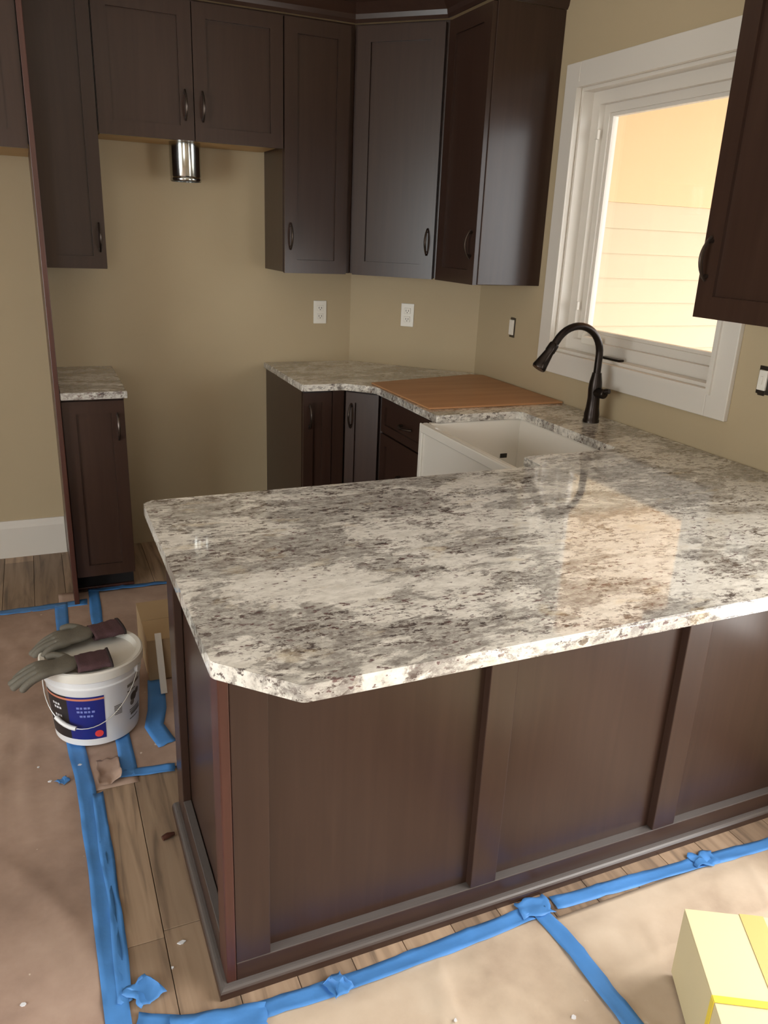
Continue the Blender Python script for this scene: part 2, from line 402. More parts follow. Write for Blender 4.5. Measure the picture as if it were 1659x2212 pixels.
cr = MB(); cr.box(W+.02, W+.055, 1.30, 1.40, 1.166, 1.196, .006); cr.build('crank_housing', M['plastic'], w1)
MB().tube([(W+.03, 1.40, 1.20), (W+.025, 1.36, 1.225), (W+.02, 1.32, 1.215)], .007, 8).build('crank_arm', M['plastic'], w1)
MB().box(W+.005, W+.03, 1.13, 1.24, 1.1315, 1.14, .003).build('lock_lever', M['bronze'], w1)

# ------------------------------------------------------------------ outside: porch wing wall, ceiling, pad
ow = tag(bpy.data.objects.new('siding_wall', None), 'cream lap-sided exterior wall with smooth peach upper part outside the kitchen window', 'exterior wall'); COL.objects.link(ow)
SY = 2.2
MB().box(W+.15, 6.5, SY+.02, SY+.14, -.3, 2.75).build('sheathing', M['siding'], ow)
bm_ = MB(); rev = .1225
prof = [(SY-.008, 0), (SY-.008, -.004), (SY+.004, -.004)]
b_ = MB(); xs0, xs1 = W+.152, 6.5
v = [(xs0, SY-.006, 0), (xs1, SY-.006, 0), (xs1, SY+.0195, 0), (xs0, SY+.0195, 0), (xs0, SY+.012, rev+.02), (xs1, SY+.012, rev+.02), (xs1, SY+.0195, rev+.02), (xs0, SY+.0195, rev+.02)]
vv = [b_.bm.verts.new(p) for p in v]
for f in ((3,2,1,0), (4,5,6,7), (0,1,5,4), (1,2,6,5), (2,3,7,6), (3,0,4,7)): b_.bm.faces.new([vv[i] for i in f])
sme = b_.mesh('siding_board', M['siding'])
MB().box(W+.152, 6.5, SY-.006, SY+.0112, 1.756, 2.74, .001).build('frieze_panel', M['frieze'], ow)
for k in range(16):
    o = bpy.data.objects.new('siding_board', sme); COL.objects.link(o); o.parent = ow; o.location = (0, 0, 1.02-rev*10+k*rev)
tag(MB().box(W+.15, 5.0, -1.6, SY-.02, 2.45, 2.55).build('unseen_porch_ceiling', M['soffit']), 'unseen peach porch ceiling outside the window, shaped to shade the siding top', 'porch ceiling')  # out of view; set low and wide to shade the upper siding
struct(MB().box(W+.15, 14, -12, 12, -.4, -.3).build('trim_2', M['concrete'])); bpy.data.objects['trim_2'].name = 'ground'

# ------------------------------------------------------------------ cabinet helpers
def pull(parent, x, z, vertical=True, L_=.096, y=0.0):
    """bow pull on the plane y (front faces -y)"""
    pts = []
    for k in range(13):
        t = k/12; a = (t-.5)*L_*1.18; d = .006+.026*math.sin(math.pi*t)**.75
        pts.append((x, y-d, z+a) if vertical else (x+a, y-d, z))
    rl = [.0035+.0022*math.sin(math.pi*k/12) for k in range(13)]
    m = MB().tube(pts, .005, 8, True, rl)
    for sg in (-1, 1):
        q = (x, y, z+sg*L_*.47) if vertical else (x+sg*L_*.47, y, z)
        m.tube([(q[0], y, q[2]), (q[0], y-.016, q[2])], .0055, 8)
    return m.build('handle', M['handle'], parent, 40)
def shaker(parent, x0, x1, z0, z1, y=0.0, t=.02, fr=.058, name='door', rec=.010, fr_top=None):
    """five piece door: front plane at y, body behind"""
    ft = fr_top or fr
    d = MB().ring(x0, x1, z0, z1, fr, ft, fr, y, y+t).build(name, M['cab'], parent)
    MB().box(x0+fr-.004, x1-fr+.004, y+rec, y+t-.002, z0+fr-.004, z1-ft+.004).build('panel', M['cab'], d)
    return d
R90, R45 = -math.pi/2, -math.pi/4
def poly_local(pts, loc, rz):
    c, s = math.cos(-rz), math.sin(-rz)
    return [((x-loc[0])*c-(y-loc[1])*s, (x-loc[0])*s+(y-loc[1])*c) for x, y in pts]

# ------------------------------------------------------------------ wall cabinets
UF = D-.326
# tall end panel beside the refrigerator space
tag(MB().box(-.20, -.1805, 2.03, D-.0005, 0.0005, UT, .002).build('refrigerator_end_panel', M['cab_edge']), 'tall reddish wood end panel rising from the floor beside the refrigerator recess', 'panel')
tag(MB().box(-1.142, -1.1225, 2.03, D-.0005, 0.0005, UT, .002).build('refrigerator_end_panel', M['cab_edge']), 'unseen tall wood panel added on the far side of the refrigerator recess to shade it', 'panel')  # out of view, added to keep light off the recess wall
c = thing('wall_cabinet', 'deep dark cabinet over the empty refrigerator recess', 'cabinet', (-1.12, 2.05, 1.80))
MB().box(0, .919, .021, .63, .004, UT-1.80).build('body', M['cab'], c)
MB().box(.0, .919, .03, .63, 0, .004).build('underside', M['carcass'], c)
for a in (0, .46):
    d = shaker(c, a+.003, a+.456, -.012, UT-1.80-.01); pull(d, a+.42 if a == 0 else a+.04, .1)
c = thing('wall_cabinet', 'narrow tall dark wall cabinet above the small countertop', 'cabinet', (-.180, UF, UZ))
MB().box(0, .2415, .0205, .3255, 0, UT-UZ).build('body', M['cab'], c)
d = shaker(c, .003, .239, -.004, UT-UZ-.01, fr=.05); pull(d, .217, .12)
c = thing('wall_cabinet', 'short dark two-door cabinet above the range gap', 'cabinet', (XL, UF, 1.892))
MB().box(.001, .761, .0205, .3255, .004, UT-1.892).build('body', M['cab'], c)
MB().box(.012, .75, .03, .32, -.0, .004).build('underside', M['carcass'], c)
for a, hx in ((.003, .345), (.383, .416)):
    d = shaker(c, a, a+.376, -.006, UT-1.892-.01, fr=.055); pull(d, hx, .125)
c = thing('wall_cabinet', 'tall dark wall cabinet right of the range gap above the wall outlet', 'cabinet', (XR, UF, UZ))
MB().prism(poly_local([(XR, D-.0005), (XR, UF+.0205), (1.150, UF+.0205), (1.277, D-.0005)], (XR, UF), 0), 0, UT-UZ).build('body', M['cab'], c)
d = shaker(c, .003, .300, -.004, UT-UZ-.01); pull(d, .030, .155)
c = thing('wall_cabinet', 'angled dark corner wall cabinet with full-height shaker door', 'cabinet', (1.143, UF, UZ), R45)
MB().prism(poly_local([(1.2795, D-.004), (1.1525, UF+.0215), (1.4605, UF-.2865), (W-.004, D-S-.0015)], (1.143, UF), R45), 0, UT-UZ).build('body', M['cab'], c)
d = shaker(c, .012, .408, -.004, UT-UZ-.01, fr=.062); pull(d, .378, .155)
c = thing('wall_cabinet', 'dark wall cabinet beside the window with glossy end panel', 'cabinet', (1.44, 2.061, UZ), R90)
MB().prism(poly_local([(W-.0005, D-S-.003), (1.4605, UF-.289), (1.4605, 1.722), (W-.0005, 1.722)], (1.44, 2.061), R90), 0, UT-UZ).build('body', M['cab'], c)
d = shaker(c, .010, .354, -.004, UT-UZ-.01); pull(d, .322, .155)
MB().box(.339, .359, .0205, .3255, -.003, UT-UZ, .002).build('end_panel', M['cab'], c)
c = thing('wall_cabinet', 'dark wall cabinet on the near side of the window above the open switch box', 'cabinet', (1.44, .462, UZ), R90)
MB().box(0, .76, .0205, .3255, 0, UT-UZ).build('body', M['cab'], c)
for a, hx in ((.002, .03), (.382, .73)):
    d = shaker(c, a, a+.376, -.004, UT-UZ-.01); pull(d, hx, .15)

# crown moulding swept along the cabinet tops
path = [(-.18, UF), (1.143, UF), (1.44, UF-.297), (1.44, 1.702), (W, 1.702)]
prof = [(.0, 0), (-.004, 0), (-.012, .012), (-.016, .03), (-.045, .066), (-.058, .074), (-.058, .09), (.0, .09)]
cm = MB(); rings = []
for i, p in enumerate(path):
    p = Vector(p)
    def nrm(a, b2):
        d_ = (Vector(b2)-Vector(a)).normalized(); return Vector((-d_.y, d_.x))   # inward normal (towards wall)
    if i == 0: n = nrm(path[0], path[1]); k = 1
    elif i == len(path)-1: n = nrm(path[-2], path[-1]); k = 1
    else:
        n1, n2 = nrm(path[i-1], path[i]), nrm(path[i], path[i+1]); n = (n1+n2).normalized(); k = 1/n.dot(n1)
    rings.append([cm.bm.verts.new((p.x+n.x*q[0]*k, p.y+n.y*q[0]*k, UT+.0005+q[1])) for q in prof])
for a, b2 in zip(rings, rings[1:]):
    for j in range(len(prof)): cm.bm.faces.new((a[j], a[(j+1) % 8], b2[(j+1) % 8], b2[j]))
cm.bm.faces.new(rings[0]); cm.bm.faces.new(list(reversed(rings[-1])))
struct(cm.build('trim_1', M['cabx']))

# vent duct below the range cabinet
c = thing('vent_duct', 'shiny galvanised round vent duct hanging below the short cabinet', 'duct', (.425, UF+.15, 1.735))
MB().lathe([(.064, 0), (.0665, .003), (.0665, .012), (.0645, .016), (.0665, .02), (.0665, .1568), (.063, .1568), (.063, .0)], seg=48).build('pipe', M['galv'], c, 40)
MB().box(-.004, .004, -.0685, -.0655, .02, .156).build('seam', M['galv'], c)

# ------------------------------------------------------------------ base cabinets
BF = D-.62
def base_body(c, pts, loc, rz, toe_pts):
    MB().prism(poly_local(pts, loc, rz), .115, CB-.0005).build('body', M['cab'], c)
    MB().prism(poly_local(toe_pts, loc, rz), .0005, .115).build('toe_kick', M['dark'], c)
c = thing('base_cabinet', 'narrow dark base cabinet under the small countertop', 'cabinet', (-.180, BF, 0))
base_body(c, [(-.180, BF+.0205), (XL, BF+.0205), (XL, D-.0005), (-.180, D-.0005)], (-.180, BF), 0, [(-.180, BF+.125), (XL, BF+.125), (XL, D-.0005), (-.180, D-.0005)])
d = shaker(c, .003, .239, .112, CB-.012, fr=.05); pull(d, .212, .765)
MB().box(.0, .242, BF+.112-BF, .1245, .0005, .014, .003).build('toe_shoe', M['cab_edge'], c)
tag(MB().box(-.1798, XL+.012, D-.648, D-.0005, CB, CZ, .004).build('granite_countertop', M['granite']), 'small square granite countertop on the narrow base cabinet', 'countertop')

c = thing('base_cabinet', 'dark base cabinet right of the range gap with reddish door', 'cabinet', (XR, BF, 0))
base_body(c, [(XR, D-.0005), (XR, BF+.0205), (1.029, BF+.0205), (1.277, D-.0005)], (XR, BF), 0, [(XR, D-.0005), (XR, BF+.115), (1.06, BF+.115), (1.277, D-.0005)])
d = shaker(c, .003, .137, .115, CB-.012, fr=.045); pull(d, .03, .765)
MB().box(.141, .197, .004, .0205, .115, CB-.001, .001).build('filler', M['cab'], c)
lc = (1.021, BF)
c = thing('base_cabinet', 'narrow angled dark corner base cabinet', 'cabinet', (lc[0], lc[1], 0), R45)
base_body(c, [(1.279, D-.004), (1.031, BF+.0195), (1.1665, 1.949), (W-.004, D-S-.002)], lc, R45, [(1.279, D-.004), (1.06, BF+.07), (1.21, 1.98), (W-.004, D-S-.002)])
d = shaker(c, .008, .168, .115, CB-.012, fr=.045); pull(d, .036, .765)
c = thing('base_cabinet', 'dark three-drawer base cabinet left of the white sink', 'cabinet', (1.146, 1.939, 0), R90)
base_body(c, [(1.1665, 1.945), (1.1665, 1.369), (W-.0005, 1.369), (W-.0005, 2.19)], (1.146, 1.939), R90, [(1.23, 1.96), (1.23, 1.369), (W-.0005, 1.369), (W-.0005, 2.19)])
for z0, z1, fr in ((.715, .868, .036), (.42, .707, .05), (.118, .412, .05)):
    d = shaker(c, .016, .566, z0, z1, fr=fr, name='drawer_front'); pull(d, .29, (z0+z1)/2, False)
c = thing('base_cabinet', 'dark sink base cabinet beneath the white apron sink', 'cabinet', (1.146, 1.368, 0), R90)
MB().prism(poly_local([(1.1665, 1.3685), (1.1665, .612), (W-.0005, .612), (W-.0005, 1.3685)], (1.146, 1.368), R90), .115, .63).build('body', M['cab'], c)
MB().prism(poly_local([(1.23, 1.3685), (1.23, .63), (W-.0005, .63), (W-.0005, 1.3685)], (1.146, 1.368), R90), .0005, .115).build('toe_kick', M['dark'], c)
for a in (.004, .36): d = shaker(c, a, a+.35, .118, .62); pull(d, a+.31 if a < .1 else a+.04, .53)

# ------------------------------------------------------------------ peninsula
c = thing('peninsula_cabinet', 'dark panelled peninsula cabinet under the large granite counter', 'cabinet', (0, 0, 0))
PB = .61
MB().box(.026, W-.0005, .026, PB-.02, .0005, CB-.0005).build('body', M['cab'], c)
def bx(name, x0, x1, y0, y1, z0, z1, m='cab', bev=.002):
    return MB().box(x0, x1, y0, y1, z0, z1, bev).build(name, M[m], c)
# front: stiles, bottom rail, top rail, recessed panels
for x0, x1 in ((.0215, .096), (.59, .66), (1.148, 1.222), (1.70, W-.001)): bx('stile', x0, x1, 0, .026, .0705, CB-.062)
bx('bottom_rail', .0215, W-.001, 0, .026, .0005, .07, 'dusty'); bx('top_rail', .0215, W-.001, 0, .026, CB-.062, CB-.0005, 'cabx')
for x0, x1 in ((.096, .59), (.66, 1.148), (1.222, 1.70)): bx('front_panel', x0-.002, x1+.002, .0225, .0262, .0690, CB-.060)
# left end: panel with stiles and rails
bx('corner_stile', 0, .0213, 0, .07, .0005, CB-.0005, 'cab_edge', .003)
bx('end_stile', 0, .0213, PB-.09, PB, .0005, CB-.0005, 'cab', .002)
bx('end_bottom_rail', 0, .0213, .0705, PB-.0905, .0005, .095, 'dusty'); bx('end_top_rail', 0, .0213, .0705, PB-.0905, CB-.07, CB-.0005, 'cabx')
bx('end_panel', .0225, .0258, .069, PB-.088, .094, CB-.068)
# shoe moulding round the foot
for nm, pts in (('front_shoe', [(-.019, -.019), (W-.001, -.019), (W-.001, -.0003), (-.0003, -.0003)]), ('end_shoe', [(-.019, -.019), (-.0003, -.0003), (-.0003, PB), (-.019, PB)])):
    m = MB().prism(pts, .0005, .024); 
    es = [e for e in m.bm.edges if all(v_.co.z > .02 and (v_.co.y < -.015 if nm == 'front_shoe' else v_.co.x < -.015) for v_ in e.verts)]
    bmesh.ops.bevel(m.bm, geom=es, offset=.012, segments=4, affect='EDGES', profile=.5)
    m.build(nm, M['dusty'], c)
# kitchen-side doors
kc = [(.03, .40), (.405, .775), (.78, 1.13)]
for x0, x1 in kc:
    d = MB().ring(x0, x1, .118, CB-.012, .058, .058, .058, PB-.02, PB)
    d = d.build('door', M['cab'], c); MB().box(x0+.054, x1-.054, PB-.018, PB-.01, .172, CB-.066).build('panel', M['cab'], d)

# big counter: peninsula, sink run, angled corner and back run in one stone
ct = MB()
def rounded(pts, radii, n=5):
    out = []
    for i, p in enumerate(pts):
        r = radii.get(i, 0)
        if not r: out.append(p); continue
        a, b2, q = Vector(pts[i-1]), Vector(pts[(i+1) % len(pts)]), Vector(p)
        d1, d2 = (a-q).normalized(), (b2-q).normalized()
        ang = d1.angle(d2); t = r/math.tan(ang/2)
        s_, e_ = q+d1*t, q+d2*t; cc = q+(d1+d2).normalized()*(r/math.sin(ang/2))
        for k in range(n+1):
            w_ = k/n; v_ = s_.lerp(e_, w_)-cc; out.append(tuple(cc+v_.normalized()*r))
    return out
OUT = [(-.044, -.18), (.07, -.294), (W-.0005, -.294), (W-.0005, D-S-.0005), (W-S-.0005, D-.0005), (XR-.012, D-.0005), (XR-.012, D-.648), (1.01, D-.648), (1.118, 1.928), (1.118, 1.335), (1.49, 1.335), (1.49, .738), (1.118, .738), (1.118, .626), (-.044, .626)]
ct.prism(rounded(OUT, {0: .02, 1: .02, 6: .01, 7: .06, 8: .06, 9: .008, 10: .02, 11: .02, 12: .008, 14: .02}), CB, CZ, .006)
tag(ct.build('granite_countertop', M['granite']), 'large polished granite countertop covering the peninsula and sink run', 'countertop')

# farmhouse sink
c = thing('apron_sink', 'white fireclay apron sink set in the granite counter', 'sink', (1.066, .705, .64))
def sbox(m, x0, x1, y0, y1, z0, z1, bev): m.box(x0-1.066, x1-1.066, y0-.705, y1-.705, z0-.64, z1-.64, bev)
top = CB-.0008
m = MB(); sbox(m, 1.0975, 1.53, .705, .735, .64, top, .006); sbox(m, 1.0975, 1.53, 1.338, 1.366, .64, top, .006); sbox(m, 1.494, 1.53, .73, 1.342, .64, top, .006); sbox(m, 1.09, 1.50, .73, 1.342, .64, .672, .004)
m.build('basin', M['fireclay'], c)
m = MB(); sbox(m, 1.070, 1.099, .705, 1.366, .634, top, .008); sbox(m, 1.062, 1.0705, .705, 1.366, top-.035, top, .004); sbox(m, 1.062, 1.0705, .705, .73, .634, top-.03, .004); sbox(m, 1.062, 1.0705, 1.341, 1.366, .634, top-.03, .004); sbox(m, 1.062, 1.0705, .72, 1.35, .634, .66, .004)
m.build('apron', M['fireclay'], c)
MB().lathe([(.045, 0), (.045, .004), (.036, .004), (.03, .001)], (1.30-1.066, 1.03-.705, .0322), 24, False, True).build('drain', M['steel'], c, 40)

m = MB(); sbox(m, 1.416, 1.448, 1.336, 1.3395, .726, .744, .0015); m.build('overflow_opening', M['slot'], c)

# brown protective board on the counter
tag(MB().prism([(1.135, 1.436), (1.756, 1.428), (1.756, 2.09), (1.70, 2.12), (1.125, 2.0)], CZ+.0006, CZ+.008, .001).build('protective_board', M['hardboard']), 'thin brown board lying on the counter behind the sink', 'board')

# faucet
c = thing('kitchen_faucet', 'dark bronze gooseneck pull-down faucet behind the white sink', 'faucet', (1.655, 1.105, CZ+.0005))
MB().lathe([(.0, 0), (.031, 0), (.031, .008), (.028, .012), (.029, .03), (.0245, .055), (.0225, .09), (.025, .125), (.0235, .15), (.0185, .175), (.017, .185), (.0, .186)], seg=28).build('body', M['bronze'], c, 40)
pts = [(0, 0, .18), (0, 0, .22), (0, 0, .25)]
R_ = .105
for k in range(1, 17):
    a = math.radians(180-k*145/16-0); pts.append((-R_+R_*math.cos(math.radians(k*150/16)), 0, .25+R_*math.sin(math.radians(k*150/16))))
dl = (Vector(pts[-1])-Vector(pts[-2])).normalized(); e = Vector(pts[-1])
pts.append(tuple(e+dl*.02))
MB().tube(pts, .0135, 14).build('gooseneck', M['bronze'], c, 40)
s0 = e+dl*.012
MB().tube([s0, s0+dl*.004, s0+dl*.03, s0+dl*.034, s0+dl*.085, s0+dl*.098, s0+dl*.104], .02, 18, True, [.0165, .018, .0185, .0165, .024, .0265, .024]).build('spray_head', M['bronze'], c, 40)
hb = MB(); hb.tube([(0, -.015, .115), (0, -.055, .115), (0, -.06, .115)], .016, 14, True, [.019, .018, .014]); hp = hb.build('handle_hub', M['bronze'], c, 40)
MB().tube([(.0, -.045, .12), (.004, -.058, .125), (.01, -.072, .128)], .007, 10, True, [.012, .011, .009]).build('lever', M['bronze'], c, 40)

# ------------------------------------------------------------------ outlets
def duplex(loc, rz, label):
    t = thing('wall_outlet', label, 'outlet', loc, rz)
    MB().box(-.035, .035, -.006, -.0003, -.0575, .0575, .003).build('cover_plate', M['plastic'], t)
    for sz in (-1, 1):
        r_ = MB().box(-.0165, .0165, -.0085, -.006, sz*.0205-.0145, sz*.0205+.0145, .002).build('receptacle', M['plastic'], t)
        s_ = MB()
        for sx in (-1, 1): s_.box(sx*.0065-.0012, sx*.0065+.0012, -.0089, -.0084, sz*.0205-.003, sz*.0205+.006)
        s_.tube([(0, -.0089, sz*.0205-.008), (0, -.0084, sz*.0205-.008)], .0024, 8); s_.build('slots', M['slot'], r_)
    MB().lathe([(.003, 0), (.003, .0008)], (0, 0, 0), 10, True, True).build('screw', M['plastic'], t).rotation_euler = (math.pi/2, 0, 0)
    t.children[-1].location = (0, -.006, 0)
duplex((1.110, D, 1.164), 0, 'white duplex outlet on the back wall under the straight cabinet')
duplex((1.504, D-.226, 1.172), R45, 'white duplex outlet on the angled corner wall')
t = thing('bare_switch', 'small white device without cover plate between corner and window', 'switch', (W, 1.877, 1.176), R90)
MB().box(-.02, .02, -.0035, -.0003, -.045, .042, .001).build('wall_box', M['steel'], t)
MB().box(-.0165, .0165, -.012, -.0035, -.034, .034, .003).build('device', M['plastic'], t)
MB().box(-.014, .014, -.005, -.0035, -.044, -.034).build('strap', M['steel'], t); MB().box(-.014, .014, -.005, -.0035, .034, .044).build('strap', M['steel'], t)
t = thing('open_switch_box', 'open electrical box with bare devices right of the window', 'switch box', (W, .437, 1.181), R90)
MB().box(-.046, .046, -.002, -.0003, -.042, .042, .001).build('wall_box', M['steel'], t)
for sx in (-.024, .024):
    MB().box(sx-.015, sx+.015, -.010, -.002, -.03, .03, .002).build('device', M['plastic'], t)
    MB().box(sx-.004, sx+.004, -.014, -.010, -.012, .012, .001).build('toggle', M['plastic'], t)
    MB().box(sx-.012, sx+.012, -.004, -.002, -.046, -.031).build('strap', M['steel'], t)

# ------------------------------------------------------------------ paper and tape on the floor
def ph(x, y, amp, seed):
    v = noise.noise(Vector((x*4.1+seed, y*2.3, 1.7)))*.6+noise.noise(Vector((x*11+seed, y*5, 4.2)))*.4
    cr = 1-abs(noise.noise(Vector((x*3.0+y*2.2+seed, y*1.2-x*1.5, 7.7))))*5
    return .0022+amp*max(0, v+.15)+amp*.8*max(0, cr)
SHEETS = []
def sheet(x0, x1, y0, y1, amp, seed, base, mat, label, nx, ny, skew=0):
    rng = random.Random(int(seed*10)); CRS = []
    for _ in range(int(14*max(.4, (x1-x0)*(y1-y0)))):
        a = rng.gauss(math.pi/2+.25, .5); CRS.append((rng.uniform(x0, x1), rng.uniform(max(y0, -.7), y1), math.cos(a), math.sin(a), rng.uniform(.006, .018), rng.uniform(.12, .5), amp*rng.uniform(.5, 1.5)))
    def hf(x, y):
        e = min(x-x0, x1-x, y-y0, y1-y); k = max(0, min(1, e/.05))
        if x > .70 and y < -.28: k *= max(.25, 1-(x-.70)/.12)
        h = ph(x, y, amp*.7, seed)
        for px, py, cx_, sy_, w_, L_, a_ in CRS:
            dx, dy = x-px, y-py; al = dx*cx_+dy*sy_; d_ = abs(-dx*sy_+dy*cx_+.03*math.sin(al*7))
            if d_ < 4*w_ and abs(al) < L_: h += a_*math.exp(-d_/w_)*(1-(al/L_)**2)
        return base+.0004+h*k
    m = MB().quad_grid(lambda u, v_: (x0+(x1-x0)*u, y0+(y1-y0)*v_, hf(x0+(x1-x0)*u, y0+(y1-y0)*v_)), nx, ny)
    o = m.build('paper_sheet', mat, None, 180); md = o.modifiers.new('thick', 'SOLIDIFY'); md.thickness = .0004; md.offset = 1
    tag(o, label, 'paper'); SHEETS.append((x0, x1, y0, y1, hf)); return o
sheet(-2.6, -.235, -1.4, 2.055, .006, 3.3, .0, M['paper'], 'large brown protective paper sheet on the floor left of the long blue tape', 120, 170)
sheet(-.262, -.09, .765, 2.17, .002, 8.1, .0012, M['paper'], 'narrow strip of brown paper on the floor beneath the plastic pail', 8, 50)
sheet(-.125, 1.05, .80, 2.15, .002, 5.4, .0024, M['paper'], 'brown protective paper between the peninsula and the range gap', 40, 40)
sheet(-.215, .775, -1.4, -.075, .007, 9.9, .0, M['paper2'], 'brown paper sheet in front of the peninsula left of the short cross tape', 90, 110)
sheet(.755, 1.70, -1.4, -.095, .009, 14.2, .0012, M['paper2'], 'pale wrinkled paper sheet in front of the peninsula under the strapped carton', 90, 110)
def floor_h(x, y):
    h = 0.0
    for x0, x1, y0, y1, hf in SHEETS:
        if x0 <= x <= x1 and y0 <= y <= y1: h = max(h, hf(x, y)+.0005)
    return h
def tape(pts, w, label, seed, lift=.0012, wav=.003, step=.02, rag=.006):
    P = [Vector(p) for p in pts]; seg = []
    for a, b2 in zip(P, P[1:]):
        n = max(1, int((b2-a).length/step))
        for k in range(n): seg.append(a.lerp(b2, k/n))
    seg.append(P[-1]); m = MB(); rows = []
    for i, p in enumerate(seg):
        d_ = (seg[min(i+1, len(seg)-1)]-seg[max(i-1, 0)]).normalized(); n_ = Vector((-d_.y, d_.x)); row = []
        for j in range(5):
            s_ = (j/4-.5)*w+wav*noise.noise(Vector((i*.13+seed, j*.2, 3.1)))
            q = p+n_*s_
            if i in (0, len(seg)-1): q += d_*rag*noise.noise(Vector((j*1.7+seed, 2.2, i)))
            crk = max(0, 1-abs(noise.noise(Vector((i*step*7+seed, j*.25, 9.))))*7)*.004
            row.append(m.bm.verts.new((q.x, q.y, floor_h(q.x, q.y)+lift+crk)))
        rows.append(row)
    for a, b2 in zip(rows, rows[1:]):
        for j in range(4): m.bm.faces.new((a[j], a[j+1], b2[j+1], b2[j]))
    o = m.build('masking_tape', M['tape'], None, 60); md = o.modifiers.new('thick', 'SOLIDIFY'); md.thickness = .0004; md.offset = 1
    tag(o, label, 'tape', 'strips of blue masking tape on the floor'); return o
tape([(-2.0, 2.06), (-.9, 2.055), (-.50, 2.05), (-.26, 2.045), (-.15, 2.04)], .055, 'blue tape strip along the paper edge before the refrigerator recess', 1)
tape([(-.255, 2.06), (-.256, 1.7), (-.258, 1.1), (-.25, .98), (-.235, .8), (-.228, .5), (-.225, .2), (-.222, 0), (-.222, -.6), (-.22, -1.2)], .05, 'long blue tape strip running from behind the pail past the peninsula corner', 2, .0016)
tape([(-.115, 2.18), (-.125, 1.85), (-.118, 1.3), (-.112, .96), (-.112, .80)], .045, 'blue tape strip under the pail ending at the short cross tape', 3, .0018)
tape([(-.135, 2.165), (.17, 2.14), (.9, 2.13)], .045, 'blue tape strip in front of the narrow base cabinet', 4, .0022)
tape([(-.155, .815), (-.07, .805), (.018, .79)], .035, 'short blue tape strip meeting the peninsula back corner', 5, .0024)
tape([(.035, 1.30), (.012, 1.12), (-.012, 1.02), (.015, .91)], .06, 'wide blue tape patch between the pail and the peninsula', 6, .0022)
tape([(-.19, -.005), (-.10, -.045), (0, -.068), (.225, -.078), (.48, -.072), (.73, -.062)], .045, 'blue tape strip in front of the peninsula from its corner to the cross tape', 7, .0018)
tape([(.80, -.058), (1.0, -.068), (1.265, -.085), (1.75, -.118)], .04, 'blue tape strip in front of the peninsula towards the right wall', 8, .0018)
tape([(.752, -.06), (.764, -.2), (.768, -.4), (.772, -.9)], .042, 'blue cross tape strip between the two front paper sheets', 9, .0026)
tape([(-.205, .75), (-.205, .55), (-.2, .3), (-.205, .05)], .03, 'second blue tape layer lapped beside the long tape strip', 10, .0032, .005)
def crumple(x, y, sx, sy, rz, label, seed, h=.012):
    def f(u, v_):
        a, b2 = (u-.5)*sx, (v_-.5)*sy
        r_ = noise.noise(Vector((u*3+seed, v_*3, 1.)))
        X = x+math.cos(rz)*a-math.sin(rz)*b2+r_*.012; Y = y+math.sin(rz)*a+math.cos(rz)*b2+noise.noise(Vector((u*3, v_*3+seed, 5.)))*.012
        return (X, Y, floor_h(X, Y)+.0045+h*max(0, noise.noise(Vector((u*2.6+seed, v_*2.2, 9.)))+.25))
    o = MB().quad_grid(f, 9, 7).build('crumpled_tape', M['tape'], None, 30); md = o.modifiers.new('thick', 'SOLIDIFY'); md.thickness = .0004
    tag(o, label, 'tape')
crumple(-.295, .835, .035, .03, .3, 'small torn blue tape scrap on the paper beside the long tape strip', 3.3, .004)
crumple(-.165, .06, .06, .07, .5, 'crumpled blue tape end at the floor corner beside the long tape strip', 1.2)
crumple(-.03, -.07, .19, .06, -.2, 'crumpled blue tape lump near the peninsula foot', 4.4, .010)
crumple(.225, -.078, .05, .055, .3, 'twisted blue tape knot in the front strip', 6.1, .012)
crumple(.745, -.052, .085, .055, -.1, 'folded blue tape patch where the cross tape meets the peninsula', 8.3, .008)
crumple(1.265, -.082, .07, .05, -.1, 'crumpled blue tape fold in the right front strip', 2.7, .012)
# torn paper curl and a wood crumb
tp = MB().quad_grid(lambda u, v_: (-.20+.065*u+.008*noise.noise(Vector((u*4, v_*4, 1))), .90-.13*v_+.008*noise.noise(Vector((u*5, v_*3, 6))), .008+.022*(u-.4)**2*4*v_+.012*v_*max(0, noise.noise(Vector((u*3, v_*3, 2)))+.3)), 10, 12).build('torn_paper', M['paper'], None, 60)
tp.modifiers.new('thick', 'SOLIDIFY').thickness = .0005; tag(tp, 'torn curled paper scrap beside the long blue tape', 'paper')
tag(MB().tube([(-.062, .497, .010), (-.048, .502, .011), (-.03, .508, .008)], .008, 7, True, [.007, .009, .005]).build('wood_scrap', M['cab_edge'], None, 60), 'small dark wood scrap on the bare floor beside the peninsula', 'scrap')
chips = [(-.50, .62), (-.58, .86), (-.36, .93), (-.33, .85), (-.47, 1.15), (-.245, .90), (-.40, .12), (-.33, .02), (-.48, .02), (.18, -.32), (.42, -.25), (.60, -.36), (.50, -.40), (.66, -.33), (-.10, .10), (-.07, .16)]
for i, (x, y) in enumerate(chips):
    r_ = .002+.004*random.random(); n_ = 6
    o = MB().prism([(x+r_*(1.6 if i % 3 == 0 else 1)*math.cos(2*math.pi*k/n_)*(.6+.6*random.random()), y+r_*math.sin(2*math.pi*k/n_)*(.6+.6*random.random())) for k in range(n_)], floor_h(x, y)+.0005, floor_h(x, y)+.003).build('plaster_chip', M['white'])
    lb_ = 'small white plaster chip on the bare wood strip beside the peninsula' if -.2 < x < 0 else ('small white plaster chip on the paper in front of the peninsula' if y < -.1 else 'small white plaster chip on the large paper left of the long blue tape')
    tag(o, lb_, 'debris', 'white plaster chips on the floor')

